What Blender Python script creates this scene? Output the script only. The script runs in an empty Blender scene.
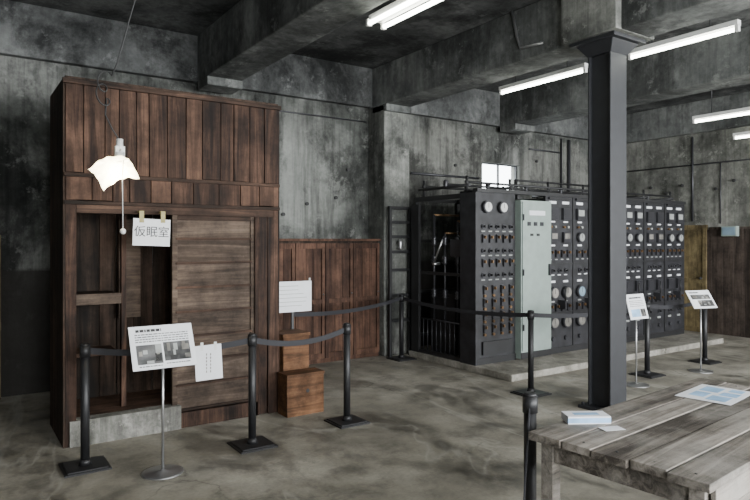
import bpy, math, random
from mathutils import Vector, Matrix, Euler
random.seed(7)
scene = bpy.context.scene

# ------------------------------------------------------------------ materials
def nmat(name):
    m = bpy.data.materials.new(name); m.use_nodes = True
    nt = m.node_tree; b = nt.nodes['Principled BSDF']
    return m, nt, b
def plain(name, col, rough=0.6, metal=0.0, emit=None, es=0, var=0.12):
    m, nt, b = nmat(name)
    b.inputs['Roughness'].default_value = rough
    b.inputs['Metallic'].default_value = metal
    if var > 0:
        tc = nt.nodes.new('ShaderNodeTexCoord')
        n = nt.nodes.new('ShaderNodeTexNoise'); n.inputs['Scale'].default_value = 9; n.inputs['Detail'].default_value = 5
        r = nt.nodes.new('ShaderNodeValToRGB')
        r.color_ramp.elements[0].position = .3; r.color_ramp.elements[1].position = .7
        r.color_ramp.elements[0].color = (*[c*(1-var*1.6) for c in col], 1)
        r.color_ramp.elements[1].color = (*[min(1, c*(1+var)) for c in col], 1)
        nt.links.new(tc.outputs['Object'], n.inputs['Vector'])
        nt.links.new(n.outputs['Fac'], r.inputs['Fac'])
        nt.links.new(r.outputs['Color'], b.inputs['Base Color'])
    else:
        b.inputs['Base Color'].default_value = (*col, 1)
    if emit:
        b.inputs['Emission Color'].default_value = (*emit, 1)
        b.inputs['Emission Strength'].default_value = es
    return m
def ramp(nt, src, stops):
    r = nt.nodes.new('ShaderNodeValToRGB')
    e = r.color_ramp.elements
    while len(e) < len(stops): e.new(.5)
    for i, (p, c) in enumerate(stops):
        e[i].position = p
        e[i].color = (*c, 1) if not isinstance(c, float) else (c, c, c, 1)
    nt.links.new(src, r.inputs['Fac'])
    return r.outputs['Color']
def noise(nt, vec, scale, detail=6, rough=.6, mscale=None, dist=0):
    n = nt.nodes.new('ShaderNodeTexNoise')
    n.inputs['Scale'].default_value = scale; n.inputs['Detail'].default_value = detail
    n.inputs['Roughness'].default_value = rough; n.inputs['Distortion'].default_value = dist
    if mscale:
        mp = nt.nodes.new('ShaderNodeMapping'); mp.inputs['Scale'].default_value = mscale
        nt.links.new(vec, mp.inputs['Vector']); vec = mp.outputs['Vector']
    nt.links.new(vec, n.inputs['Vector'])
    return n.outputs['Fac']
def mix(nt, a, b, fac, mode='MIX'):
    x = nt.nodes.new('ShaderNodeMix'); x.data_type = 'RGBA'; x.blend_type = mode
    for sock, v in ((x.inputs[0], fac), (x.inputs[6], a), (x.inputs[7], b)):
        if hasattr(v, 'links'): nt.links.new(v, sock)
        elif isinstance(v, (int, float)): sock.default_value = v
        else: sock.default_value = (*v, 1)
    return x.outputs[2]
def bump(nt, b, h, strength, dist=.02):
    bm = nt.nodes.new('ShaderNodeBump'); bm.inputs['Strength'].default_value = strength
    bm.inputs['Distance'].default_value = dist
    nt.links.new(h, bm.inputs['Height']); nt.links.new(bm.outputs['Normal'], b.inputs['Normal'])

def concrete(name, dark, mid, light, patches=(), stain=.6, s=1.0, low=None, black=.8):
    m, nt, b = nmat(name)
    tc = nt.nodes.new('ShaderNodeTexCoord'); v = tc.outputs['Object']
    n1 = noise(nt, v, 1.2*s, 12, .66, dist=.15)
    base = ramp(nt, n1, [(.36, dark), (.5, mid), (.64, light)])
    n3 = noise(nt, v, 16*s, 6, .7)
    col = mix(nt, base, ramp(nt, n3, [(.3, .65), (.7, 1.3)]), .6, 'MULTIPLY')
    for (c, rad, pc, strength) in patches:
        d = nt.nodes.new('ShaderNodeVectorMath'); d.operation = 'SUBTRACT'
        nt.links.new(v, d.inputs[0]); d.inputs[1].default_value = c
        sc = nt.nodes.new('ShaderNodeVectorMath'); sc.operation = 'DIVIDE'
        nt.links.new(d.outputs[0], sc.inputs[0]); sc.inputs[1].default_value = rad
        ln = nt.nodes.new('ShaderNodeVectorMath'); ln.operation = 'LENGTH'
        nt.links.new(sc.outputs[0], ln.inputs[0])
        ad = nt.nodes.new('ShaderNodeMath'); ad.operation = 'MULTIPLY_ADD'
        nt.links.new(n1, ad.inputs[0]); ad.inputs[1].default_value = 2.6
        nt.links.new(ln.outputs['Value'], ad.inputs[2])
        mr = nt.nodes.new('ShaderNodeMapRange'); mr.inputs['From Min'].default_value = 1.9
        mr.inputs['From Max'].default_value = 2.4; mr.inputs['To Min'].default_value = strength; mr.inputs['To Max'].default_value = 0
        nt.links.new(ad.outputs[0], mr.inputs['Value'])
        pcx = mix(nt, pc, ramp(nt, n3, [(.3, .75), (.7, 1.15)]), .7, 'MULTIPLY')
        col = mix(nt, col, pcx, mr.outputs['Result'])
    # vertical water streaks, two scales
    n2 = noise(nt, v, 1.6*s, 8, .65, (3.0, 3.0, .28))
    col = mix(nt, col, ramp(nt, n2, [(.40, .25), (.54, 1.0)]), stain, 'MULTIPLY')
    n2b = noise(nt, v, 5*s, 6, .6, (3.0, 3.0, .12))
    col = mix(nt, col, ramp(nt, n2b, [(.38, .45), (.5, 1.0)]), stain*.8, 'MULTIPLY')
    # black mould blotches
    n4 = noise(nt, v, 1.1*s, 12, .75, (1, 1, .8), .2)
    n5 = ramp(nt, n4, [(.41, .12), (.47, .55), (.53, 1.0)])
    col = mix(nt, col, n5, black, 'MULTIPLY')
    # pale efflorescence flecks
    n6 = noise(nt, v, 4*s, 10, .75)
    col = mix(nt, col, light, ramp(nt, n6, [(.58, 0.0), (.65, .6)]))
    if low:
        sep = nt.nodes.new('ShaderNodeSeparateXYZ'); nt.links.new(v, sep.inputs[0])
        mr = nt.nodes.new('ShaderNodeMapRange'); mr.inputs['From Min'].default_value = low[0]-.02
        mr.inputs['From Max'].default_value = low[0]+.02; mr.inputs['To Min'].default_value = .88; mr.inputs['To Max'].default_value = 0
        nt.links.new(sep.outputs['Z'], mr.inputs['Value'])
        col = mix(nt, col, low[1], mr.outputs['Result'])
    nt.links.new(col, b.inputs['Base Color'])
    b.inputs['Roughness'].default_value = .9
    b.inputs['Specular IOR Level'].default_value = .25
    bump(nt, b, n3, .35, .02)
    return m

def wood(name, c0, c1, c2, axis='Z', rough=.75, scale=6, island=.5, grey=None):
    m, nt, b = nmat(name)
    tc = nt.nodes.new('ShaderNodeTexCoord'); v = tc.outputs['Object']
    g = nt.nodes.new('ShaderNodeNewGeometry')
    ad = nt.nodes.new('ShaderNodeVectorMath'); ad.operation = 'ADD'
    ms = nt.nodes.new('ShaderNodeVectorMath'); ms.operation = 'SCALE'; ms.inputs[0].default_value = (7, 5, 9)
    nt.links.new(g.outputs['Random Per Island'], ms.inputs['Scale'])
    nt.links.new(v, ad.inputs[0]); nt.links.new(ms.outputs[0], ad.inputs[1])
    k = {'X': (.12, 2, 2), 'Y': (2, .12, 2), 'Z': (2, 2, .12)}[axis]
    n1 = noise(nt, ad.outputs[0], scale, 9, .72, k, .8)
    n2 = noise(nt, v, 1.7, 10, .7)
    n7 = noise(nt, v, 6, 8, .72)
    mm = nt.nodes.new('ShaderNodeMath'); mm.operation = 'MULTIPLY_ADD'
    nt.links.new(g.outputs['Random Per Island'], mm.inputs[0]); mm.inputs[1].default_value = .3*island
    s2 = nt.nodes.new('ShaderNodeMath'); s2.operation = 'SUBTRACT'; nt.links.new(n1, s2.inputs[0]); s2.inputs[1].default_value = .15*island
    nt.links.new(s2.outputs[0], mm.inputs[2])
    col = ramp(nt, mm.outputs[0], [(.36, c0), (.5, c1), (.64, c2)])
    if grey:
        col = mix(nt, col, grey, ramp(nt, n2, [(.42, 0.0), (.62, .7)]))
    else:
        col = mix(nt, col, ramp(nt, n2, [(.38, .35), (.56, 1.15)]), .8, 'MULTIPLY')
    col = mix(nt, col, ramp(nt, n7, [(.35, .5), (.55, 1.1)]), .7, 'MULTIPLY')
    nt.links.new(col, b.inputs['Base Color'])
    b.inputs['Roughness'].default_value = rough
    b.inputs['Specular IOR Level'].default_value = .2
    bump(nt, b, n1, .3, .01)
    return m

M = {}
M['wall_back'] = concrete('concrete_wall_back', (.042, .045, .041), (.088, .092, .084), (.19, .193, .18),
    patches=[((3.75, 7.3, 2.45), (.85, 2, .85), (.26, .268, .248), .8), ((6.3, 7.3, 2.8), (1.1, 2, .7), (.2, .2, .18), .7), ((9.0, 7.3, 2.7), (1.4, 2, .6), (.22, .22, .2), .7)],
    low=(1.3, (.03, .027, .024)))
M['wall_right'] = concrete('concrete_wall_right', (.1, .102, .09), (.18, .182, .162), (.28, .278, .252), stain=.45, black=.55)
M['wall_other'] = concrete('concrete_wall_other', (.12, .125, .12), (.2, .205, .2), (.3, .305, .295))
M['ceil'] = concrete('concrete_ceiling', (.045, .047, .046), (.085, .088, .086), (.15, .154, .15), stain=.2)
M['beam'] = concrete('concrete_beam', (.075, .079, .076), (.13, .136, .13), (.205, .21, .2), stain=.4, s=.9, black=.65)
M['pillar'] = concrete('concrete_pillar', (.1, .104, .095), (.18, .184, .168), (.27, .272, .25), stain=.5, black=.7)
M['shedw'] = wood('old_cedar_boards', (.012, .007, .005), (.045, .024, .0155), (.105, .058, .038), 'Z')
M['shedh'] = wood('old_cedar_rails', (.014, .009, .006), (.045, .026, .0175), (.092, .053, .035), 'X')
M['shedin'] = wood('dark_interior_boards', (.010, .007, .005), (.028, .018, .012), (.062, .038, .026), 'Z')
M['door'] = wood('weathered_door_panel', (.035, .024, .017), (.072, .051, .037), (.12, .088, .066), 'X', island=.3)
M['cup'] = wood('cupboard_wood', (.025, .0125, .0085), (.062, .032, .021), (.11, .058, .038), 'Z')
M['boxw'] = wood('box_wood', (.05, .025, .012), (.115, .056, .027), (.18, .092, .047), 'X')
M['tablew'] = wood('table_planks', (.045, .038, .032), (.145, .127, .108), (.27, .245, .215), 'X', .65, 9, .9, grey=(.25, .236, .212))
M['pale'] = wood('pale_board', (.12, .09, .05), (.2, .15, .09), (.28, .21, .13), 'Z')
M['ydoor'] = wood('yellowed_door', (.08, .06, .028), (.13, .1, .05), (.19, .15, .078), 'Z')
M['wains'] = wood('dark_wainscot', (.02, .015, .012), (.042, .032, .026), (.07, .053, .043), 'Z')
M['sill'] = concrete('pale_sill', (.14, .14, .122), (.24, .236, .212), (.36, .352, .32), stain=.4, s=2, black=.5)
M['plinth'] = concrete('plinth_concrete', (.17, .16, .135), (.27, .255, .22), (.36, .34, .3), stain=.2, s=1.5, black=.3)
M['blk'] = plain('black_painted_steel', (.018, .018, .019), .5, .1)
M['panel'] = plain('switchboard_slate', (.02, .02, .023), .55, 0, var=.4)
M['steel'] = plain('column_paint', (.017, .018, .021), .55, .1)
M['stan'] = plain('stanchion_black', (.012, .012, .013), .5, .1, var=0)
M['belt'] = plain('belt_fabric', (.015, .015, .018), .8, var=0)
M['chrome'] = plain('brushed_steel', (.4, .4, .4), .35, .9, var=.05)
M['grn'] = plain('grey_green_cabinet', (.24, .29, .265), .5, 0, var=.06)
M['white'] = plain('white_paper', (.66, .67, .69), .7, var=.03)
M['whitep'] = plain('white_enamel', (.6, .6, .58), .4, var=.03)
M['ink'] = plain('black_ink', (.02, .02, .02), .7, var=0)
M['photo'] = plain('printed_photo_grey', (.08, .08, .08), .5, var=.6)
M['photo2'] = plain('printed_photo_mid', (.2, .19, .17), .5, var=.4)
M['blue'] = plain('printed_blue', (.25, .42, .62), .6, var=.2)
M['dial'] = plain('dial_face', (.3, .31, .3), .4, var=.1)
M['rim'] = plain('meter_rim', (.045, .045, .05), .35, .4, var=0)
M['brass'] = plain('aged_copper', (.2, .12, .06), .4, .7, var=.3)
M['yclip'] = plain('yellow_clip', (.3, .26, .1), .6, var=.1)
M['glassb'] = plain('blue_dial', (.2, .28, .34), .3, var=.1)
M['tube'] = plain('fluorescent_tube', (1, 1, 1), .5, emit=(.97, 1, .88), es=22, var=0)
M['shade'] = plain('frosted_glass_shade', (.8, .78, .6), .4, emit=(1, .93, .66), es=3.2, var=0)

# floor
def floor_mat():
    m, nt, b = nmat('worn_concrete_floor')
    tc = nt.nodes.new('ShaderNodeTexCoord'); v = tc.outputs['Object']
    n1 = noise(nt, v, .8, 12, .62, dist=.2)
    n2 = noise(nt, v, 3.2, 10, .68, dist=.2)
    n3 = noise(nt, v, 40, 5, .7)
    col = ramp(nt, n1, [(.34, (.145, .133, .106)), (.5, (.235, .218, .178)), (.64, (.33, .308, .26))])
    col = mix(nt, col, ramp(nt, n2, [(.36, .5), (.5, 1.0), (.64, 1.22)]), .75, 'MULTIPLY')
    col = mix(nt, col, ramp(nt, n3, [(.3, .75), (.7, 1.15)]), .6, 'MULTIPLY')
    w = noise(nt, v, .7, 5, .55, (1.0, .4, 1), .8)
    line = ramp(nt, w, [(.488, 0.0), (.5, .4), (.512, 0.0)])
    col = mix(nt, col, (.4, .385, .34), line)
    n8 = noise(nt, v, 1.3, 11, .74, (1, .6, 1), .3)
    col = mix(nt, col, ramp(nt, n8, [(.39, .35), (.48, 1.0)]), .8, 'MULTIPLY')
    vo = nt.nodes.new('ShaderNodeTexVoronoi'); vo.feature = 'DISTANCE_TO_EDGE'; vo.inputs['Scale'].default_value = .4
    dv = nt.nodes.new('ShaderNodeVectorMath'); dv.operation = 'ADD'
    nc = nt.nodes.new('ShaderNodeTexNoise'); nc.inputs['Scale'].default_value = 2.0; nc.inputs['Detail'].default_value = 8
    nt.links.new(v, nc.inputs['Vector']); nt.links.new(v, dv.inputs[0]); nt.links.new(nc.outputs['Color'], dv.inputs[1])
    nt.links.new(dv.outputs[0], vo.inputs['Vector'])
    cr = ramp(nt, vo.outputs['Distance'], [(.0, .4), (.006, 1.0)])
    crm = mix(nt, (1, 1, 1), cr, ramp(nt, n1, [(.45, 0.0), (.55, .8)]))
    col = mix(nt, col, crm, 1.0, 'MULTIPLY')
    nt.links.new(col, b.inputs['Base Color'])
    rr = ramp(nt, n8, [(.38, .35), (.5, .72)])
    nt.links.new(rr, b.inputs['Roughness'])
    bump(nt, b, n2, .2, .02)
    return m
M['floor'] = floor_mat()

# ------------------------------------------------------------------ mesh builder
class B:
    def __init__(s, name, loc=(0, 0, 0), rz=0):
        s.name = name; s.loc = loc; s.rz = rz
        s.v = []; s.f = []; s.mi = []; s.sm = []; s.mats = []; s.bev = 0
    def _m(s, k):
        if k not in s.mats: s.mats.append(k)
        return s.mats.index(k)
    def add(s, verts, faces, mat, smooth=False):
        o = len(s.v); s.v += [tuple(p) for p in verts]; i = s._m(mat)
        for k, f in enumerate(faces):
            s.f.append([o+a for a in f]); s.mi.append(i); s.sm.append(smooth if isinstance(smooth, bool) else smooth[k])
    def box(s, x0, x1, y0, y1, z0, z1, mat, R=None, piv=None):
        vs = [Vector((x, y, z)) for z in (z0, z1) for y in (y0, y1) for x in (x0, x1)]
        if R is not None:
            p = Vector(piv) if piv is not None else Vector(((x0+x1)/2, (y0+y1)/2, (z0+z1)/2))
            vs = [R @ (q-p) + p for q in vs]
        s.add(vs, [(0, 2, 3, 1), (4, 5, 7, 6), (0, 1, 5, 4), (2, 6, 7, 3), (0, 4, 6, 2), (1, 3, 7, 5)], mat)
    def frustum(s, r0, z0, r1, z1, mat):
        vs = [(sx*r, sy*r, z) for r, z in ((r0, z0), (r1, z1)) for sx, sy in ((-1, -1), (1, -1), (1, 1), (-1, 1))]
        s.add(vs, [(3, 2, 1, 0), (4, 5, 6, 7)]+[(i, (i+1) % 4, 4+(i+1) % 4, 4+i) for i in range(4)], mat)
    def cyl(s, p0, p1, r, mat, seg=14, r2=None):
        p0 = Vector(p0); p1 = Vector(p1); r2 = r if r2 is None else r2
        d = (p1-p0).normalized(); a = d.orthogonal().normalized(); b = d.cross(a)
        vs = []; 
        for p, rr in ((p0, r), (p1, r2)):
            for i in range(seg):
                t = 2*math.pi*i/seg; vs.append(p + a*math.cos(t)*rr + b*math.sin(t)*rr)
        fs = [(i, (i+1) % seg, seg+(i+1) % seg, seg+i) for i in range(seg)]
        sm = [True]*seg + [False, False]
        fs += [tuple(reversed(range(seg))), tuple(range(seg, 2*seg))]
        s.add(vs, fs, mat, sm)
    def tube(s, pts, r, mat, seg=8):
        pts = [Vector(p) for p in pts]; vs = []; n = len(pts)
        up = None
        for i, p in enumerate(pts):
            d = (pts[min(i+1, n-1)]-pts[max(i-1, 0)]).normalized()
            a = d.orthogonal().normalized() if up is None else (up - d*up.dot(d)).normalized()
            up = a; b = d.cross(a)
            for k in range(seg):
                t = 2*math.pi*k/seg; vs.append(p + a*math.cos(t)*r + b*math.sin(t)*r)
        fs = [(i*seg+k, i*seg+(k+1) % seg, (i+1)*seg+(k+1) % seg, (i+1)*seg+k) for i in range(n-1) for k in range(seg)]
        fs += [tuple(reversed(range(seg))), tuple((n-1)*seg+k for k in range(seg))]
        s.add(vs, fs, mat, True)
    def lathe(s, c, prof, mat, seg=24):
        vs = []
        for r, z in prof:
            for k in range(seg):
                t = 2*math.pi*k/seg; vs.append((c[0]+r*math.cos(t), c[1]+r*math.sin(t), c[2]+z))
        n = len(prof)
        fs = [(i*seg+k, i*seg+(k+1) % seg, (i+1)*seg+(k+1) % seg, (i+1)*seg+k) for i in range(n-1) for k in range(seg)]
        s.add(vs, fs, mat, True)
    def sphere(s, c, r, mat):
        s.lathe(c, [(max(.0002, r*math.sin(math.pi*i/10)), -r*math.cos(math.pi*i/10)) for i in range(11)], mat, 16)
    def ribbon(s, p0, p1, h, sag, mat, th=.003, n=14):
        p0 = Vector(p0); p1 = Vector(p1)
        d = (p1-p0); nrm = Vector((-d.y, d.x, 0)).normalized()*th
        vs = []
        for i in range(n+1):
            t = i/n; p = p0.lerp(p1, t); p.z -= sag*4*t*(1-t)
            for o in (nrm, -nrm):
                vs.append(p+o+Vector((0, 0, h/2))); vs.append(p+o-Vector((0, 0, h/2)))
        fs = []
        for i in range(n):
            a = i*4; b = a+4
            fs += [(a, a+1, b+1, b), (a+2, b+2, b+3, a+3), (a, b, b+2, a+2), (a+1, a+3, b+3, b+1)]
        s.add(vs, fs, mat)
    def done(s, bevel=0):
        me = bpy.data.meshes.new(s.name); me.from_pydata(s.v, [], s.f)
        for k in s.mats: me.materials.append(M[k])
        for p, i, q in zip(me.polygons, s.mi, s.sm): p.material_index = i; p.use_smooth = q
        me.validate(); me.update()
        o = bpy.data.objects.new(s.name, me); scene.collection.objects.link(o)
        o.location = s.loc; o.rotation_euler = (0, 0, s.rz)
        if bevel:
            md = o.modifiers.new('bevel', 'BEVEL'); md.width = bevel; md.segments = 2; md.limit_method = 'ANGLE'; md.angle_limit = 1.0
        return o
def text(parent, body, size, loc, rot, mat):
    c = bpy.data.curves.new('lettering', 'FONT'); c.body = body; c.size = size; c.extrude = .0006
    c.align_x = 'CENTER'; c.align_y = 'CENTER'; c.materials.append(M[mat])
    o = bpy.data.objects.new('lettering', c); scene.collection.objects.link(o)
    o.parent = parent; o.location = loc; o.rotation_euler = rot
    return o

XL, XR, YF, YB, ZC = -1.9, 10.9, -3.0, 7.4, 4.05
# ------------------------------------------------------------------ shell
b = B('floor'); b.box(XL-.2, XR+.2, YF-.2, YB+.2, -.12, 0, 'floor'); b.done()
b = B('ceiling'); b.box(XL-.2, XR+.2, YF-.2, YB+.2, ZC, ZC+.15, 'ceil'); b.done()
b = B('wall_back')
wx0, wx1, wz0, wz1 = 7.2, 8.08, 2.36, 2.9
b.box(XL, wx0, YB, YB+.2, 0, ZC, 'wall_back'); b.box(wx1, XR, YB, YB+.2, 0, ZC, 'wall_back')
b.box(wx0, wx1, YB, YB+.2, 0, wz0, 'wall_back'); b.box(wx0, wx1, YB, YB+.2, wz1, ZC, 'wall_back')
b.done()
b = B('window_1')
b.box(wx0, wx1, YB+.06, YB+.1, wz0, wz0+.02, 'steel'); b.box(wx0, wx1, YB+.06, YB+.1, wz1-.02, wz1, 'steel')
for x in (wx0+.01, wx0+.44, wx1-.01): b.box(x-.009, x+.009, YB+.06, YB+.1, wz0+.02, wz1-.02, 'steel')
b.box(wx0-.03, wx1+.03, YB-.05, YB+.06, wz0-.04, wz0, 'beam')
b.done()
b = B('wall_right'); b.box(XR, XR+.2, YF, YB, 0, ZC, 'wall_right'); b.done()
b = B('wall_left'); b.box(XL-.2, XL, YF, YB, 0, ZC, 'wall_other'); b.done()
b = B('wall_front')
wins = [(-.6, 1.2), (2.3, 4.4), (5.6, 7.7), (8.6, 10.4)]
z0, z1 = 1.0, 3.2
b.box(XL, XR, YF-.2, YF, 0, z0, 'wall_other'); b.box(XL, XR, YF-.2, YF, z1, ZC, 'wall_other')
xs = [XL]+[q for w in wins for q in w]+[XR]
for i in range(0, len(xs), 2): b.box(xs[i], xs[i+1], YF-.2, YF, z0, z1, 'wall_other')
b.done()
for i, (a, c) in enumerate(wins):
    w = B('window_%d' % (i+2))
    for x in (a+.02, (a+c)/2, c-.02): w.box(x-.02, x+.02, YF-.13, YF-.08, z0, z1, 'whitep')
    for z in (z0+.02, 1.9, z1-.02): w.box(a, c, YF-.125, YF-.085, z-.02, z+.02, 'whitep')
    w.done()
    L = bpy.data.lights.new('daylight', 'AREA'); L.shape = 'RECTANGLE'; L.size = c-a-.1; L.size_y = z1-z0-.1
    L.energy = [240, 420, 500, 470][i]; L.color = (.97, .985, 1.0)
    o = bpy.data.objects.new('daylight_%d' % (i+1), L); scene.collection.objects.link(o)
    o.location = ((a+c)/2, YF+.02, (z0+z1)/2)
    o.rotation_euler = Vector((0, 1, 0)).to_track_quat('-Z', 'Y').to_euler()

# beams
for i, (a, c) in enumerate([(-.1, .34), (2.43, 2.86), (4.95, 5.39), (7.5, 7.95)]):
    b = B('trim_%d' % (i+1))
    b.box(a, c, YF, YB-.1, 3.5, ZC, 'beam')
    b.box(a-.0, c+.0, YB-.45, YB-.1, 3.4, 3.5, 'beam')
    if i != 0: b.done(.012)
b = B('trim_5'); b.box(XL, XR, YB-.1, YB, 3.5, ZC, 'ceil'); b.box(XR-.12, XR, YF, YB-.1, 3.5, ZC, 'beam'); b.done(.01)
b = B('pillar_back'); b.box(4.95, 5.39, 7.0, YB, 0, 3.5, 'pillar')
b.done(.015)
b = B('trim_6')
y = -2.9
while y < 7.35:
    if not (5.6 < y < 6.5): b.box(XR-.025-random.uniform(0, .006), XR, y+.002, y+.178, 0, 1.8, 'wains')
    y += .18
b.box(XR-.045, XR, -2.9, 5.6, 1.8, 1.84, 'wains'); b.box(XR-.045, XR, 6.56, 7.35, 1.8, 1.84, 'wains')
b.done(.002)

# steel column with concrete cap
b = B('steel_column', (5.17, 3.63, 0))
w = .125
b.box(-w, w, -w, -w+.022, 0.03, 3.4, 'steel'); b.box(-w, w, w-.022, w, .03, 3.4, 'steel')
b.box(-.085, -.065, -w+.022, w-.022, .03, 3.4, 'steel'); b.box(.065, .085, -w+.022, w-.022, .03, 3.4, 'steel')
b.box(-.19, .19, -.19, .19, 0, .03, 'steel')
for sx in (-1, 1):
    for sy in (-1, 1):
        b.cyl((sx*.155, sy*.155, .03), (sx*.155, sy*.155, .055), .018, 'steel', 6)
b.frustum(.13, 3.36, .2, 3.46, 'steel')
b.box(-.25, .25, -.25, .25, 3.46, 3.495, 'steel')
b.box(-.3, .3, -.3, .3, 3.495, 4.03, 'pillar')
b.done(.006)

# ------------------------------------------------------------------ nap room shed
sh = B('wooden_nap_room')
X0, X1, Y0, Y1, ZT = .73, 2.53, 5.3, 6.05, 2.86
P = 'shedw'; H = 'shedh'
sh.box(X0, X0+.08, Y0, Y0+.09, 0, ZT, P)
sh.box(X1-.05, X1, Y0, Y0+.09, 0, ZT, P)
sh.box(X0, X0+.09, Y1-.09, Y1, 0, ZT, P); sh.box(X1-.09, X1, Y1-.09, Y1, 0, ZT, P)
sh.box(X0+.08, X1-.05, Y0+.0, Y0+.08, 1.82, 1.9, H)
sh.box(X0-.01, X1+.01, Y0-.02, Y0, 1.885, 1.915, H)
sh.box(X0-.01, X1+.01, Y0-.02, Y0, 2.1, 2.13, H)
sh.box(X0-.02, X1+.02, Y0-.03, Y0+.0, 2.82, 2.86, H)
def boards(bu, xa, xb, za, zb, y, n, mat, th=.02, jit=.008, var=.3):
    ws = [1+random.uniform(-var, var) for _ in range(n)]; t = sum(ws); x = xa
    for i in range(n):
        w = ws[i]/t*(xb-xa)
        j = random.uniform(0, jit)
        R = Euler((0, random.uniform(-.004, .004), 0)).to_matrix()
        bu.box(x+.003, x+w-.003, y+j, y+th+j, za+random.uniform(0, .008), zb, mat, R)
        x += w
boards(sh, X0+.0, X1, 2.13, 2.82, Y0-.014, 13, P)
boards(sh, X0+.0, X1-.0, 1.915, 2.1, Y0-.014, 10, P)
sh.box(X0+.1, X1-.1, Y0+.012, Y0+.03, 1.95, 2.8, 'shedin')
for i in range(5):
    w = (Y1-Y0)/5
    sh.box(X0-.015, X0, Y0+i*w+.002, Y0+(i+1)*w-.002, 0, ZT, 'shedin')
    sh.box(X1, X1+.015, Y0+i*w+.002, Y0+(i+1)*w-.002, 0, ZT, P)
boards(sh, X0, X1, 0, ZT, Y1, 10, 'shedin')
sh.box(X0, X1, Y0, Y1, ZT, ZT+.02, 'shedin')
boards(sh, 2.33, 2.49, .0, 1.82, Y0-.01, 2, P)
sh.box(2.3, 2.34, Y0, Y0+.08, 0, 1.82, P)
sh.box(X0+.09, X1-.05, Y0+.1, Y1, .14, .19, H)
sh.box(.76, 1.62, Y0-.02, Y0+.1, 0, .2, 'sill')
sh.box(1.62, X1-.2, Y0, Y0+.1, 0, .13, P)
sh.box(.81, 1.2, 5.6, 6.04, 1.1, 1.15, H)
sh.box(.81, 1.2, 5.57, 5.6, 1.07, 1.16, 'door')
sh.box(1.2, 1.24, 5.57, 5.63, .19, 2.0, P)
sh.box(.81, 1.2, 5.7, 6.04, .62, .65, H)
sh.box(1.26, 1.45, 5.95, 5.97, .9, 1.8, 'door')
dx0, dx1 = 1.555, 2.31
sh.box(dx0, dx0+.045, Y0+.02, Y0+.06, .14, 1.82, 'door'); sh.box(dx1-.045, dx1, Y0+.02, Y0+.06, .14, 1.82, 'door')
nr = 8
for i in range(nr):
    za = .14+(1.68/nr)*i
    sh.box(dx0+.045, dx1-.045, Y0+.035, Y0+.05, za+.004, za+1.68/nr, 'door')
    sh.box(dx0+.03, dx1-.03, Y0+.01, Y0+.036, za-.0, za+.02, 'shedh')
sh.box(dx0+.045, dx1-.045, Y0+.018, Y0+.06, 1.78, 1.82, 'shedh')
sh.done(.003)

# room-name sign
s = B('room_name_sign', (1.36, 5.22, 1.67), math.radians(0))
R = Euler((0, math.radians(2), 0)).to_matrix()
s.box(-.148, .148, 0, .006, -.11, .11, 'white', R, (0, 0, 0))
for x in (-.08, .09):
    s.box(x-.018, x+.018, -.004, .0, .08, .175, 'yclip'); s.box(x-.018, x+.018, 0, .055, .16, .175, 'yclip')
o = s.done()
text(o, '仮眠室', .094, (0, -.003, 0), (math.radians(90), math.radians(2), 0), 'ink')

# ------------------------------------------------------------------ cupboard behind
c = B('wooden_cupboard')
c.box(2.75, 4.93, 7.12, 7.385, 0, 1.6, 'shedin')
n = 5; w = 2.18/n
for i in range(n):
    xa = 2.75+i*w
    c.box(xa+.004, xa+.05, 7.08, 7.12, .06, 1.57, 'cup'); c.box(xa+w-.05, xa+w-.004, 7.08, 7.12, .06, 1.57, 'cup')
    for za, zb in ((.06, .13), (.78, .84), (1.5, 1.57)): c.box(xa+.05, xa+w-.05, 7.08, 7.12, za, zb, 'cup')
    for k in range(3):
        q = (w-.1)/3
        c.box(xa+.05+k*q+.001, xa+.05+(k+1)*q-.001, 7.1, 7.12, .13, 1.5, 'cup')
    c.sphere((xa+w-.03, 7.075, .9), .012, 'rim')
c.box(2.72, 4.94, 7.06, 7.39, 1.6, 1.63, 'cup'); c.box(2.75, 4.93, 7.1, 7.12, 0, .055, 'cup')
c.done(.003)

# wooden two-step box
c = B('wooden_step_box', (2.70, 5.17, 0))
c.box(-.19, .19, -.10, -.08, .0, .17, 'boxw'); c.box(-.19, .19, -.10, -.08, .172, .36, 'boxw')
c.box(-.19, .19, .07, .09, 0, .36, 'boxw'); c.box(-.19, -.17, -.08, .07, 0, .36, 'boxw'); c.box(.17, .19, -.08, .07, 0, .36, 'boxw')
c.box(-.195, .195, -.11, .09, .36, .385, 'boxw')
c.cyl((.02, -.099, .22), (.02, -.103, .22), .018, 'ink')
c.box(-.13, .14, .1, .12, .0, .7, 'boxw'); c.box(-.13, .14, .34, .36, 0, .7, 'boxw')
c.box(-.13, -.11, .12, .34, 0, .7, 'boxw'); c.box(.12, .14, .12, .34, 0, .7, 'boxw'); c.box(-.14, .15, .09, .37, .7, .725, 'boxw')
c.done(.003)

# notice on stake beside box
s = B('notice_board', (2.87, 5.68, 0))
s.box(-.012, .012, -.01, .01, 0, 1.0, 'blk'); s.box(-.1, .1, -.08, .08, 0, .02, 'blk')
s.box(-.21, .21, -.018, -.01, .88, 1.19, 'white')
for i in range(6): s.box(-.17, random.uniform(.03, .17), -.0195, -.018, 1.14-i*.04, 1.146-i*.04, 'dial')
s.cyl((-.19, -.014, 1.19), (-.19, -.014, 1.22), .01, 'whitep'); s.cyl((.19, -.014, 1.19), (.19, -.014, 1.22), .01, 'whitep')
s.done()

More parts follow.
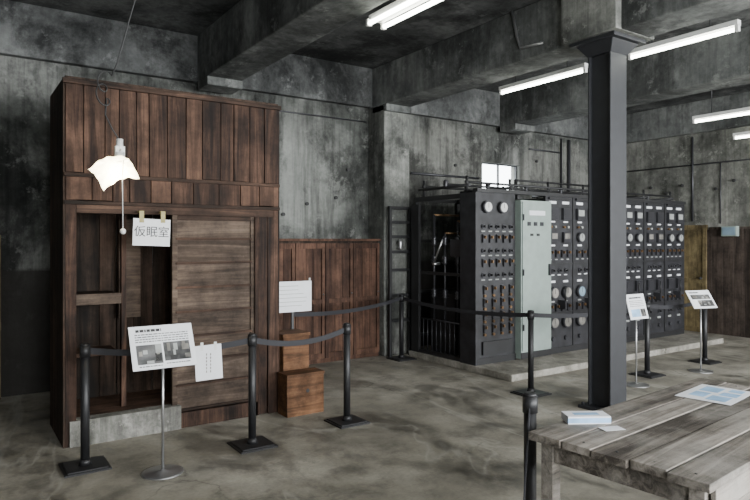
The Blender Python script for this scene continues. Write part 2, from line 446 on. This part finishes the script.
# ------------------------------------------------------------------ stanchions
def stanchion(x, y, belts=(), rz=0):
    s = B('stanchion', (x, y, 0), 0)
    s.box(-.15, .15, -.15, .15, 0, .012, 'stan'); s.box(-.13, .13, -.13, .13, .012, .02, 'stan')
    s.cyl((0, 0, .02), (0, 0, .06), .045, 'stan', 18, .034)
    s.cyl((0, 0, .05), (0, 0, .78), .03, 'stan', 18)
    s.cyl((0, 0, .78), (0, 0, .86), .036, 'stan', 18)
    s.cyl((0, 0, .86), (0, 0, .875), .036, 'stan', 18, .026)
    for (bx, by, bz, sag) in belts:
        s.ribbon((0, 0, .825), (bx-x, by-y, bz), .045, sag, 'belt')
    return s.done()
S = {1: (.786, 4.78), 2: (1.95, 4.55), 3: (2.89, 4.66), 4: (5.05, 6.74), 5: (5.02, 4.44), 6: (2.29, 2.03), 7: (6.86, 4.27), 8: (8.23, 4.3)}
stanchion(*S[1], belts=[(*S[2], .825, .05)])
stanchion(*S[2], belts=[(*S[3], .825, .07)])
stanchion(*S[3])
stanchion(*S[4], belts=[(2.87, 5.71, .85, .06), (*S[5], .825, .06)])
stanchion(*S[5], belts=[(*S[7], .825, .05)])
stanchion(*S[6], belts=[(1.72, 1.6, .1, .02)])
stanchion(*S[7], belts=[(*S[8], .825, .05)])
stanchion(*S[8])

s = B('hanging_notice', (1.62, 4.605, 0), math.radians(-11))
R = Euler((0, math.radians(-3), 0)).to_matrix()
s.box(-.1, .1, -.002, .002, .545, .81, 'white', R)
s.box(-.06, -.04, -.004, .004, .77, .83, 'whitep'); s.box(.04, .06, -.004, .004, .77, .83, 'whitep')
for i in (1, 2):
    for k in range(6): s.box(-.05+i*.03, -.042+i*.03, -.0035, -.002, .6+k*.026, .617+k*.026, 'photo2')
s.done()

# ------------------------------------------------------------------ info stands
def info(x, y, w, h, zc, rz, tilt, kind):
    s = B('information_stand', (x, y, 0), rz)
    s.lathe((0, 0, 0), [(.001, 0), (.14, 0), (.14, .008), (.12, .012), (.02, .02), (.012, .03), (.001, .03)], 'chrome', 32)
    s.cyl((0, 0, .02), (0, 0, zc), .009, 'chrome', 12)
    R = Euler((math.radians(-tilt), 0, 0)).to_matrix(); pv = (0, 0, zc)
    s.box(-w/2, w/2, -.012, -.004, zc-h/2, zc+h/2, 'white', R, pv)
    s.box(-.05, .05, -.004, .014, zc-.05, zc+.05, 'blk', R, pv)
    def q(x0, x1, z0, z1, m, l=0): s.box(x0*w, x1*w, -.0135-l*.0006, -.012, zc+z0*h, zc+z1*h, m, R, pv)
    def words(x0, x1, z, hh=.02, m='photo'):
        xx = x0
        while xx < x1:
            ww = random.uniform(.02, .07); q(xx, min(x1, xx+ww), z, z+hh, m); xx += ww+.012
    def photo(x0, x1, z0, z1):
        q(x0, x1, z0, z1, 'photo')
        for _ in range(7):
            a = random.uniform(x0, x1-.08); c = random.uniform(z0, z1-.1)
            q(a, min(x1, a+random.uniform(.03, .12)), c, min(z1, c+random.uniform(.05, .25)), random.choice(['photo2', 'ink', 'dial', 'photo2']), random.randint(1, 3))
    if kind == 0:
        words(-.4, .0, .36, .06, 'ink')
        for i in range(4): words(-.42, .42, .29-i*.055)
        photo(-.42, -.03, -.38, .06); photo(.0, .42, -.34, .09); words(-.4, -.05, -.44, .02); words(.02, .4, -.41, .02)
    elif kind == 1:
        words(-.35, .3, .32, .06, 'ink')
        for i in range(4): words(-.38, .38, .22-i*.07)
        q(-.38, .1, -.4, -.1, 'blue'); photo(.14, .4, -.4, -.1)
    else:
        words(-.4, .0, .34, .06, 'ink'); photo(-.4, .4, -.0, .25); photo(-.2, .42, -.4, -.06)
    s.done()
info(1.21, 4.36, .43, .31, .87, 0, 28, 0)
info(6.28, 4.04, .32, .28, .87, math.radians(-2), 15, 1)
info(7.6, 4.02, .36, .25, .88, math.radians(-16), 35, 2)

# ------------------------------------------------------------------ hanging lamp
L = B('pendant_lamp')
L.tube([(1.1, 4.34, 4.05), (1.03, 4.38, 3.23), (.93, 4.45, 2.8), (.9, 4.47, 2.72)], .005, 'ink')
pts = []
for i in range(30):
    t = i/29; a = t*2*math.pi*2.2
    pts.append((.9-.03*math.sin(t*3)+.035*math.cos(a)-.035, 4.47+.02*math.sin(a), 2.72-.2*t+.05*math.sin(a)))
pts += [(.86, 4.47, 2.45), (.9, 4.46, 2.36), (.945, 4.44, 2.28)]
L.tube(pts, .005, 'ink')
L.cyl((.945, 4.44, 2.18), (.945, 4.44, 2.29), .022, 'whitep'); L.cyl((.945, 4.44, 2.13), (.945, 4.44, 2.2), .034, 'whitep')
L.box(.915, .975, 4.42, 4.46, 2.2, 2.24, 'whitep')
L.tube([(.96, 4.39, 2.2), (.952, 4.39, 2.0), (.955, 4.39, 1.68)], .003, 'whitep')
L.cyl((.95, 4.39, 2.21), (.945, 4.44, 2.22), .006, 'whitep')
L.sphere((.955, 4.39, 1.665), .02, 'whitep')
N = 22; vs = []
fwd = Vector((.565, .825, 0)); rgt = Vector((.825, -.565, 0))
R = Matrix.Rotation(math.radians(24), 3, -fwd) @ Matrix.Rotation(math.radians(-34), 3, rgt) @ Matrix.Rotation(math.radians(-28), 3, 'Z')
for layer in (0, 1):
    for j in range(N+1):
        for i in range(N+1):
            u = i/N*2-1; v = j/N*2-1; r = math.sqrt(u*u+v*v); th = math.atan2(v, u)
            z = -.035*r*r + .006*math.cos(th*4)*r*r + .005*math.sin(th*12)*r*r - layer*.004
            vs.append(R @ Vector((u*.125, v*.11, z)) + Vector((.905, 4.46, 2.11)))
K = (N+1)**2; fs = []
for j in range(N):
    for i in range(N):
        a = j*(N+1)+i
        fs += [(a, a+1, a+N+2, a+N+1), (K+a, K+a+N+1, K+a+N+2, K+a+1)]
L.add(vs, fs, 'shade', True)
L.done()
pl = bpy.data.lights.new('bulb', 'POINT'); pl.energy = 9; pl.color = (1, .86, .62); pl.shadow_soft_size = .03
o = bpy.data.objects.new('bulb_light', pl); scene.collection.objects.link(o); o.location = (.93, 4.44, 2.02)

# ------------------------------------------------------------------ fluorescent fixtures
def fluoro(x, y0, y1, z, twin=False):
    f = B('fluorescent_light')
    w = .11 if twin else .05
    f.box(x-w*.6, x+w*.6, y0, y1, z+.03, z+.075, 'whitep')
    for dx in ((-.075, .075) if twin else (0,)):
        f.cyl((x+dx, y0+.03, z), (x+dx, y1-.03, z), .018, 'tube')
        for yy in (y0, y1-.03): f.box(x+dx-.02, x+dx+.02, yy, yy+.03, z-.022, z+.035, 'whitep')
    for yy in (y0+.25, y1-.25): f.cyl((x, yy, z+.07), (x, yy, 4.05), .006, 'blk', 8)
    f.done()
fluoro(5.62, 4.2, 5.46, 3.43)
fluoro(5.66, 2.66, 3.72, 3.45)
fluoro(2.98, 3.15, 4.35, 3.43, True)
fluoro(8.5, 3.35, 4.6, 3.25)
fluoro(10.25, 3.7, 4.9, 3.23)
fluoro(2.98, -.3, .9, 3.43, True)
fluoro(8.5, .4, 1.65, 3.25)

# ------------------------------------------------------------------ switchgear
g = B('electrical_switchboard')
FY = 5.54; SX0, SX1 = 5.3, 9.93; ZT = 2.2; ZB = .08
def meter(x, z, r, face='dial', y=FY):
    g.cyl((x, y, z), (x, y-.05, z), r, 'rim', 18); g.cyl((x, y-.05, z), (x, y-.053, z), r*.78, face, 18)
    g.box(x-.003, x+.003, y-.0545, y-.053, z-.1*r, z+r*.65, 'ink')
def plate(x, z, w=.1, h=.035, m='white', y=FY): g.box(x-w/2, x+w/2, y-.008, y, z-h/2, z+h/2, m)
def knob(x, z, y=FY):
    g.cyl((x, y, z), (x, y-.02, z), .03, 'rim', 12); g.cyl((x, y-.02, z), (x, y-.06, z), .014, 'blk', 10)
def sqmeter(x, z, s=.07, face='dial', y=FY):
    g.box(x-s, x+s, y-.04, y, z-s, z+s, 'rim'); g.box(x-s*.75, x+s*.75, y-.043, y-.04, z-s*.3, z+s*.75, face)
def switch(x, z, y=FY):
    g.box(x-.02, x+.02, y-.03, y, z-.05, z+.05, 'rim'); g.box(x-.008, x+.008, y-.06, y-.03, z-.0, z+.035, 'brass')
pans = [(5.3, 5.97)]
q = (SX1-6.54)/6
pans += [(6.54+i*q, 6.54+(i+1)*q) for i in range(6)]
for (a, c_) in pans:
    g.box(a+.003, c_-.003, FY, FY+.035, ZB, ZT, 'panel')
    g.box(a, a+.02, FY-.01, FY, ZB, ZT, 'blk')
    g.box(a+.0, c_, FY-.006, FY, 1.28, 1.3, 'blk'); g.box(a, c_, FY-.006, FY, .62, .64, 'blk')
    g.box(a, c_, FY-.012, FY, ZB, ZB+.08, 'blk')
a, c_ = pans[0]
for x in (5.45, 5.72): meter(x, 2.02, .075, 'whitep')
for r in range(5):
    z = 1.78-r*.15
    for k in range(5):
        x = 5.4+k*.12
        (switch if (r % 2) else knob)(x, z)
        if r % 2 == 0: plate(x, z-.06, .06, .014, 'dial')
for r in range(4):
    z = 1.0-r*.16
    for k in range(4): switch(5.42+k*.15, z); g.cyl((5.42+k*.15, FY, z-.075), (5.42+k*.15, FY-.03, z-.075), .018, 'brass', 10)
g.box(5.38, 5.9, FY-.03, FY, .2, .36, 'blk')
g.box(5.97, 6.54, FY-.1, FY+.2, .1, 2.12, 'grn')
g.box(5.985, 6.525, FY-.115, FY-.1, .2, 2.1, 'grn')
g.box(5.97, 6.54, FY-.105, FY-.1, .1, .18, 'blk')
for k in range(3):
    plate(6.1+k*.12, 1.82, .06, .05, 'rim', FY-.115)
for k in range(2): plate(6.15+k*.12, 1.68, .05, .03, 'ink', FY-.115)
plate(6.25, 1.96, .3, .06, 'white', FY-.115)
g.box(6.47, 6.5, FY-.14, FY-.115, 1.15, 1.3, 'rim')
for z in (.5, 1.2, 1.9): g.box(5.985, 6.0, FY-.13, FY-.115, z-.04, z+.04, 'rim')
for i, (a, c_) in enumerate(pans[1:]):
    m_ = (a+c_)/2; l = a+.15; r = c_-.15
    g.box(a+.06, c_-.06, FY-.03, FY, 2.16, 2.19, 'blk')
    for x in (l, r):
        plate(x, 2.12, .14, .035); sqmeter(x, 1.97, .08, 'dial' if i % 2 else 'rim'); plate(x, 1.86, .09, .02, 'white')
        g.cyl((x-.04, FY, 1.79), (x-.04, FY-.03, 1.79), .016, 'brass', 10); g.cyl((x+.04, FY, 1.79), (x+.04, FY-.03, 1.79), .016, 'dial', 10)
    for x in (l, r):
        if i in (1, 3, 5): meter(x, 1.65, .07, 'dial')
        else: sqmeter(x, 1.65, .07, 'photo2')
        plate(x, 1.54, .09, .022, 'white')
    for k in range(4): switch(a+.1+k*.12, 1.43); plate(a+.1+k*.12, 1.35, .05, .014, 'dial')
    for x in (l, m_, r): knob(x, 1.2); plate(x, 1.14, .06, .014, 'white')
    for x in (l, r):
        if i in (0, 1, 2): meter(x, .9, .085, 'glassb' if i == 1 else 'photo2')
        else: sqmeter(x, .92, .08, 'rim')
        plate(x, 1.05, .1, .028, 'white')
        plate(x, .78, .07, .018, 'dial')
    for k in range(4): switch(a+.1+k*.12, .7)
    for x in (l, r):
        if i < 2: meter(x, .5, .085, 'photo2')
        else: knob(x, .5); plate(x, .4, .08, .03, 'dial')
        g.cyl((x, FY, .28), (x, FY-.03, .28), .03, 'rim', 12)
    g.box(m_-.015, m_+.015, FY-.12, FY, .68, .8, 'rim'); g.cyl((m_, FY-.11, .78), (m_, FY-.11, .98), .012, 'blk')
g.box(SX0-.02, SX1+.02, FY-.03, FY+.05, ZT, ZT+.045, 'blk')
g.box(SX0-.03, SX0, FY-.01, FY+.27, ZB, ZT, 'panel'); g.box(SX1, SX1+.03, FY, FY+1.26, ZB, ZT, 'panel')
YR = 6.8
xs = [SX0+.03+i*(SX1-SX0-.06)/6 for i in range(7)]
for x in xs:
    g.box(x-.03, x+.03, YR-.06, YR, ZB, ZT-.06, 'blk')
    g.box(x-.025, x+.025, FY+.05, YR, ZT-.06, ZT, 'blk'); g.box(x-.02, x+.02, FY+.05, YR, 1.15, 1.19, 'blk')
for z in (ZT-.03, 1.6, .9, .3): g.box(SX0, SX1, YR-.05, YR-.01, z-.02, z+.02, 'blk')
g.box(SX0-.02, SX0+.02, YR-.14, YR+.02, ZB, ZT-.1, 'blk')
g.box(SX0-.01, SX0+.03, FY+.05, YR, ZB, ZB+.05, 'blk')
for k in range(9):
    y = 5.88+k*.09
    g.cyl((SX0+.02, y, .12), (SX0+.02, y, .55), .007, 'rim', 8)
g.cyl((SX0+.02, 5.82, .55), (SX0+.02, 6.68, .55), .012, 'rim', 8)
for y, zt in ((5.95, 1.85), (6.2, 1.7), (6.42, 1.95)):
    g.cyl((SX0+.06, y, .55), (SX0+.06, y, zt), .015, 'rim', 10)
    g.cyl((SX0+.06, y, zt), (SX0+.5, y, zt), .015, 'brass', 10)
    for z in (.9, 1.35, 1.6): g.lathe((SX0+.06, y, z), [(.016, -.06), (.045, -.04), (.02, -.02), (.045, 0), (.02, .02), (.045, .04), (.016, .06)], 'rim', 14)
g.box(SX0+.02, SX0+.1, 5.85, 6.05, 1.4, 1.62, 'rim'); g.cyl((SX0-.05, 6.3, 1.3), (SX0-.05, 6.12, 1.62), .012, 'chrome', 8)
g.cyl((SX0+.05, 6.3, 1.3), (SX0-.06, 6.3, 1.3), .02, 'chrome', 10)
g.box(SX0+.15, SX0+.6, 6.1, 6.6, .1, .9, 'blk')
for i in range(1, 6): g.box(xs[i]+.1, xs[i]+.55, 6.0, 6.6, .1, 1.5, 'blk')
for y in (5.75, 6.15, 6.6):
    g.cyl((SX0, y, 2.34), (SX1, y, 2.34), .016, 'blk', 10)
for x in xs:
    g.cyl((x, 5.7, 2.3), (x, 6.7, 2.3), .02, 'blk', 10)
    for y in (5.75, 6.6): g.cyl((x, y, ZT), (x, y, 2.42), .018, 'blk', 10)
    g.lathe((x, 6.15, 2.34), [(.015, -.05), (.04, -.03), (.02, 0), (.04, .03), (.015, .06)], 'rim', 12)
g.cyl((6.9, 6.4, 2.2), (6.9, 6.4, 2.5), .02, 'blk'); g.cyl((6.9, 6.4, 2.5), (8.6, 6.4, 2.5), .015, 'blk')
g.done()
b = B('switchboard_plinth'); b.box(5.25, 9.98, 4.92, 6.84, 0, .08, 'plinth'); b.done(.01)

r = B('steel_cable_rack')
for x in (4.99, 5.33): r.box(x-.02, x+.02, 6.9, 6.94, 0, 2.08, 'blk')
for z in (2.06, 1.86, 1.66, 1.45, 1.2, .85, .5): r.box(5.01, 5.31, 6.905, 6.935, z-.02, z+.02, 'blk')
r.box(5.0, 5.3, 6.94, 6.99, 2.04, 2.08, 'blk')
r.lathe((5.16, 6.915, 1.55), [(.015, -.07), (.04, -.05), (.02, -.02), (.04, .02), (.015, .07)], 'chrome', 12)
r.done()

def pipe(name, pts, rad=.015, mat='rim'):
    p = B(name); p.tube(pts, rad, mat); p.done()
pipe('corner_conduit', [(5.43, 7.38, 0.0), (5.43, 7.38, 3.3)], .012)
pipe('bent_pipe', [(5.6, 7.38, 3.15), (5.6, 7.38, 2.45), (5.57, 7.38, 2.37), (5.52, 7.38, 2.34), (5.46, 7.38, 2.33)], .014, mat='pillar')
pipe('thick_wall_pipe', [(9.35, 7.365, 3.45), (9.35, 7.365, 2.3), (9.35, 7.365, 0)], .03)  # thick upright wall pipe, grouped with the conduits, not a drain
pipe('riser_pipe', [(9.15, 7.375, 3.45), (9.15, 7.375, 0)], .016)
pipe('horizontal_conduit', [(8.3, 7.38, 3.2), (9.1, 7.38, 3.2)], .015)
pipe('busbar_conduit', [(5.7, 7.375, 2.62), (7.1, 7.375, 2.62)], .018)
pipe('wall_cable', [(10.88, 7.3, 2.95), (10.88, 3.3, 2.95)], .012)
pipe('vertical_conduit', [(10.875, 5.9, 3.45), (10.875, 5.9, 1.95)], .018)
pipe('thin_conduit', [(10.885, 5.42, 2.94), (10.885, 5.42, 1.9)], .01)
pipe('upper_conduit', [(2.6, 7.385, 3.3), (4.9, 7.385, 3.3)], .01)  # plain conduit run high on the back wall, no rail behind it
pipe('beam_conduit', [(4.93, 4.62, 4.04), (4.93, 4.55, 3.75), (4.93, 4.5, 3.62), (4.93, 4.2, 3.6)], .014, mat='chrome')

st = B('wall_studs')
for (x, z) in [(3.25, 2.5), (3.6, 1.95), (3.95, 2.1), (4.4, 2.2), (4.6, 2.6), (6.6, 2.8), (8.5, 3.0)]:
    st.cyl((x, YB, z), (x, YB-.03, z), .024, 'ink', 10)
for (y, z) in [(7.0, 2.45), (6.7, 2.6), (6.4, 2.48), (6.1, 2.6), (5.5, 2.5), (5.2, 2.62)]:
    st.cyl((XR, y, z), (XR-.03, y, z), .028, 'ink', 10)
st.done()

d = B('door_1')
d.box(XR-.05, XR-.001, 5.64, 6.5, 0, 1.88, 'ydoor')
for y in (5.67, 6.07, 6.47): d.box(XR-.07, XR-.05, y-.03, y+.03, .0, 1.88, 'ydoor')
for z in (.05, .9, 1.84): d.box(XR-.068, XR-.05, 5.67, 6.47, z-.04, z+.04, 'ydoor')
d.sphere((XR-.1, 5.72, .95), .025, 'rim'); d.cyl((XR-.07, 5.72, .95), (XR-.1, 5.72, .95), .01, 'rim')
d.done()
d = B('junction_box'); d.box(XR-.14, XR-.045, 5.1, 5.35, 1.68, 1.85, 'grn'); d.box(XR-.15, XR-.14, 5.12, 5.33, 1.7, 1.83, 'glassb'); d.done(.005)
d = B('leaning_board'); d.box(.16, .42, 7.3, 7.33, 0, 1.66, 'pale'); d.box(.16, .42, 7.27, 7.3, .7, .78, 'pale'); d.done(.004)

# ------------------------------------------------------------------ table
TR = math.radians(5)
t = B('plank_table', (2.13, 1.9, 0), TR)
TL, TW, TH = 1.72, .78, .75
n = 5; ws = [.17, .14, .16, .15, .16]; yc = 0
for i in range(n):
    t.box(random.uniform(-.015, .012), TL+random.uniform(-.01, .01), yc-ws[i]+.004, yc-.004, TH-.035, TH+random.uniform(-.004, 0), 'tablew')
    for xx in (.06, TL-.06): t.cyl((xx, yc-ws[i]/2, TH-.006), (xx, yc-ws[i]/2, TH+.0005), .006, 'blk', 8)
    yc -= ws[i]
for yy in (-.05, -TW+.03): t.box(.06, TL-.06, yy-.02, yy, TH-.125, TH-.036, 'tablew')
for xx in (.05, TL-.07): t.box(xx, xx+.02, -TW+.05, -.07, TH-.125, TH-.036, 'tablew')
for xx in (.04, TL-.1):
    for yy in (-.1, -TW+.04): t.box(xx, xx+.06, yy, yy+.06, 0, TH-.036, 'tablew')
t.box(.06, .09, -TW+.1, -.1, .2, .26, 'tablew')
t.box(.08, TL-.08, -TW/2-.02, -TW/2+.02, .21, .25, 'tablew')
t.done(.004)
d = B('tissue_box', (2.47, 1.85, .751), math.radians(-32))
d.box(-.1, .1, -.048, .048, 0, .035, 'white'); d.box(-.101, .101, -.049, -.044, .005, .028, 'blue')
d.box(-.06, .06, -.02, .02, .035, .0355, 'blue')
d.done(.003)
d = B('paper_note', (2.47, 1.71, .751), math.radians(-20)); d.box(-.05, .05, -.03, .03, 0, .001, 'white'); d.done()
d = B('floor_map_sheet', (3.5, 1.77, .751), math.radians(8))
d.box(-.2, .2, -.14, .14, 0, .0012, 'white')
for (a, c_, e, f_) in [(-.16, -.04, -.1, .0), (-.02, .07, -.11, -.02), (-.12, .0, .02, .1), (.03, .16, .0, .1), (.1, .17, -.1, -.03)]:
    d.box(a, c_, e, f_, .0012, .0018, 'blue')
d.done()

# ------------------------------------------------------------------ world & camera
w = bpy.data.worlds.new('overcast'); scene.world = w; w.use_nodes = True
bg = w.node_tree.nodes['Background']; bg.inputs['Color'].default_value = (.9, .97, 1, 1); bg.inputs['Strength'].default_value = 11
cam = bpy.data.cameras.new('camera'); cam.lens = 29.76; cam.sensor_width = 36; cam.shift_y = -.012; cam.clip_start = .05
co = bpy.data.objects.new('camera', cam); scene.collection.objects.link(co)
co.location = (0, 0, 1.6); co.rotation_euler = (math.radians(90), 0, math.radians(-34.4))
scene.camera = co
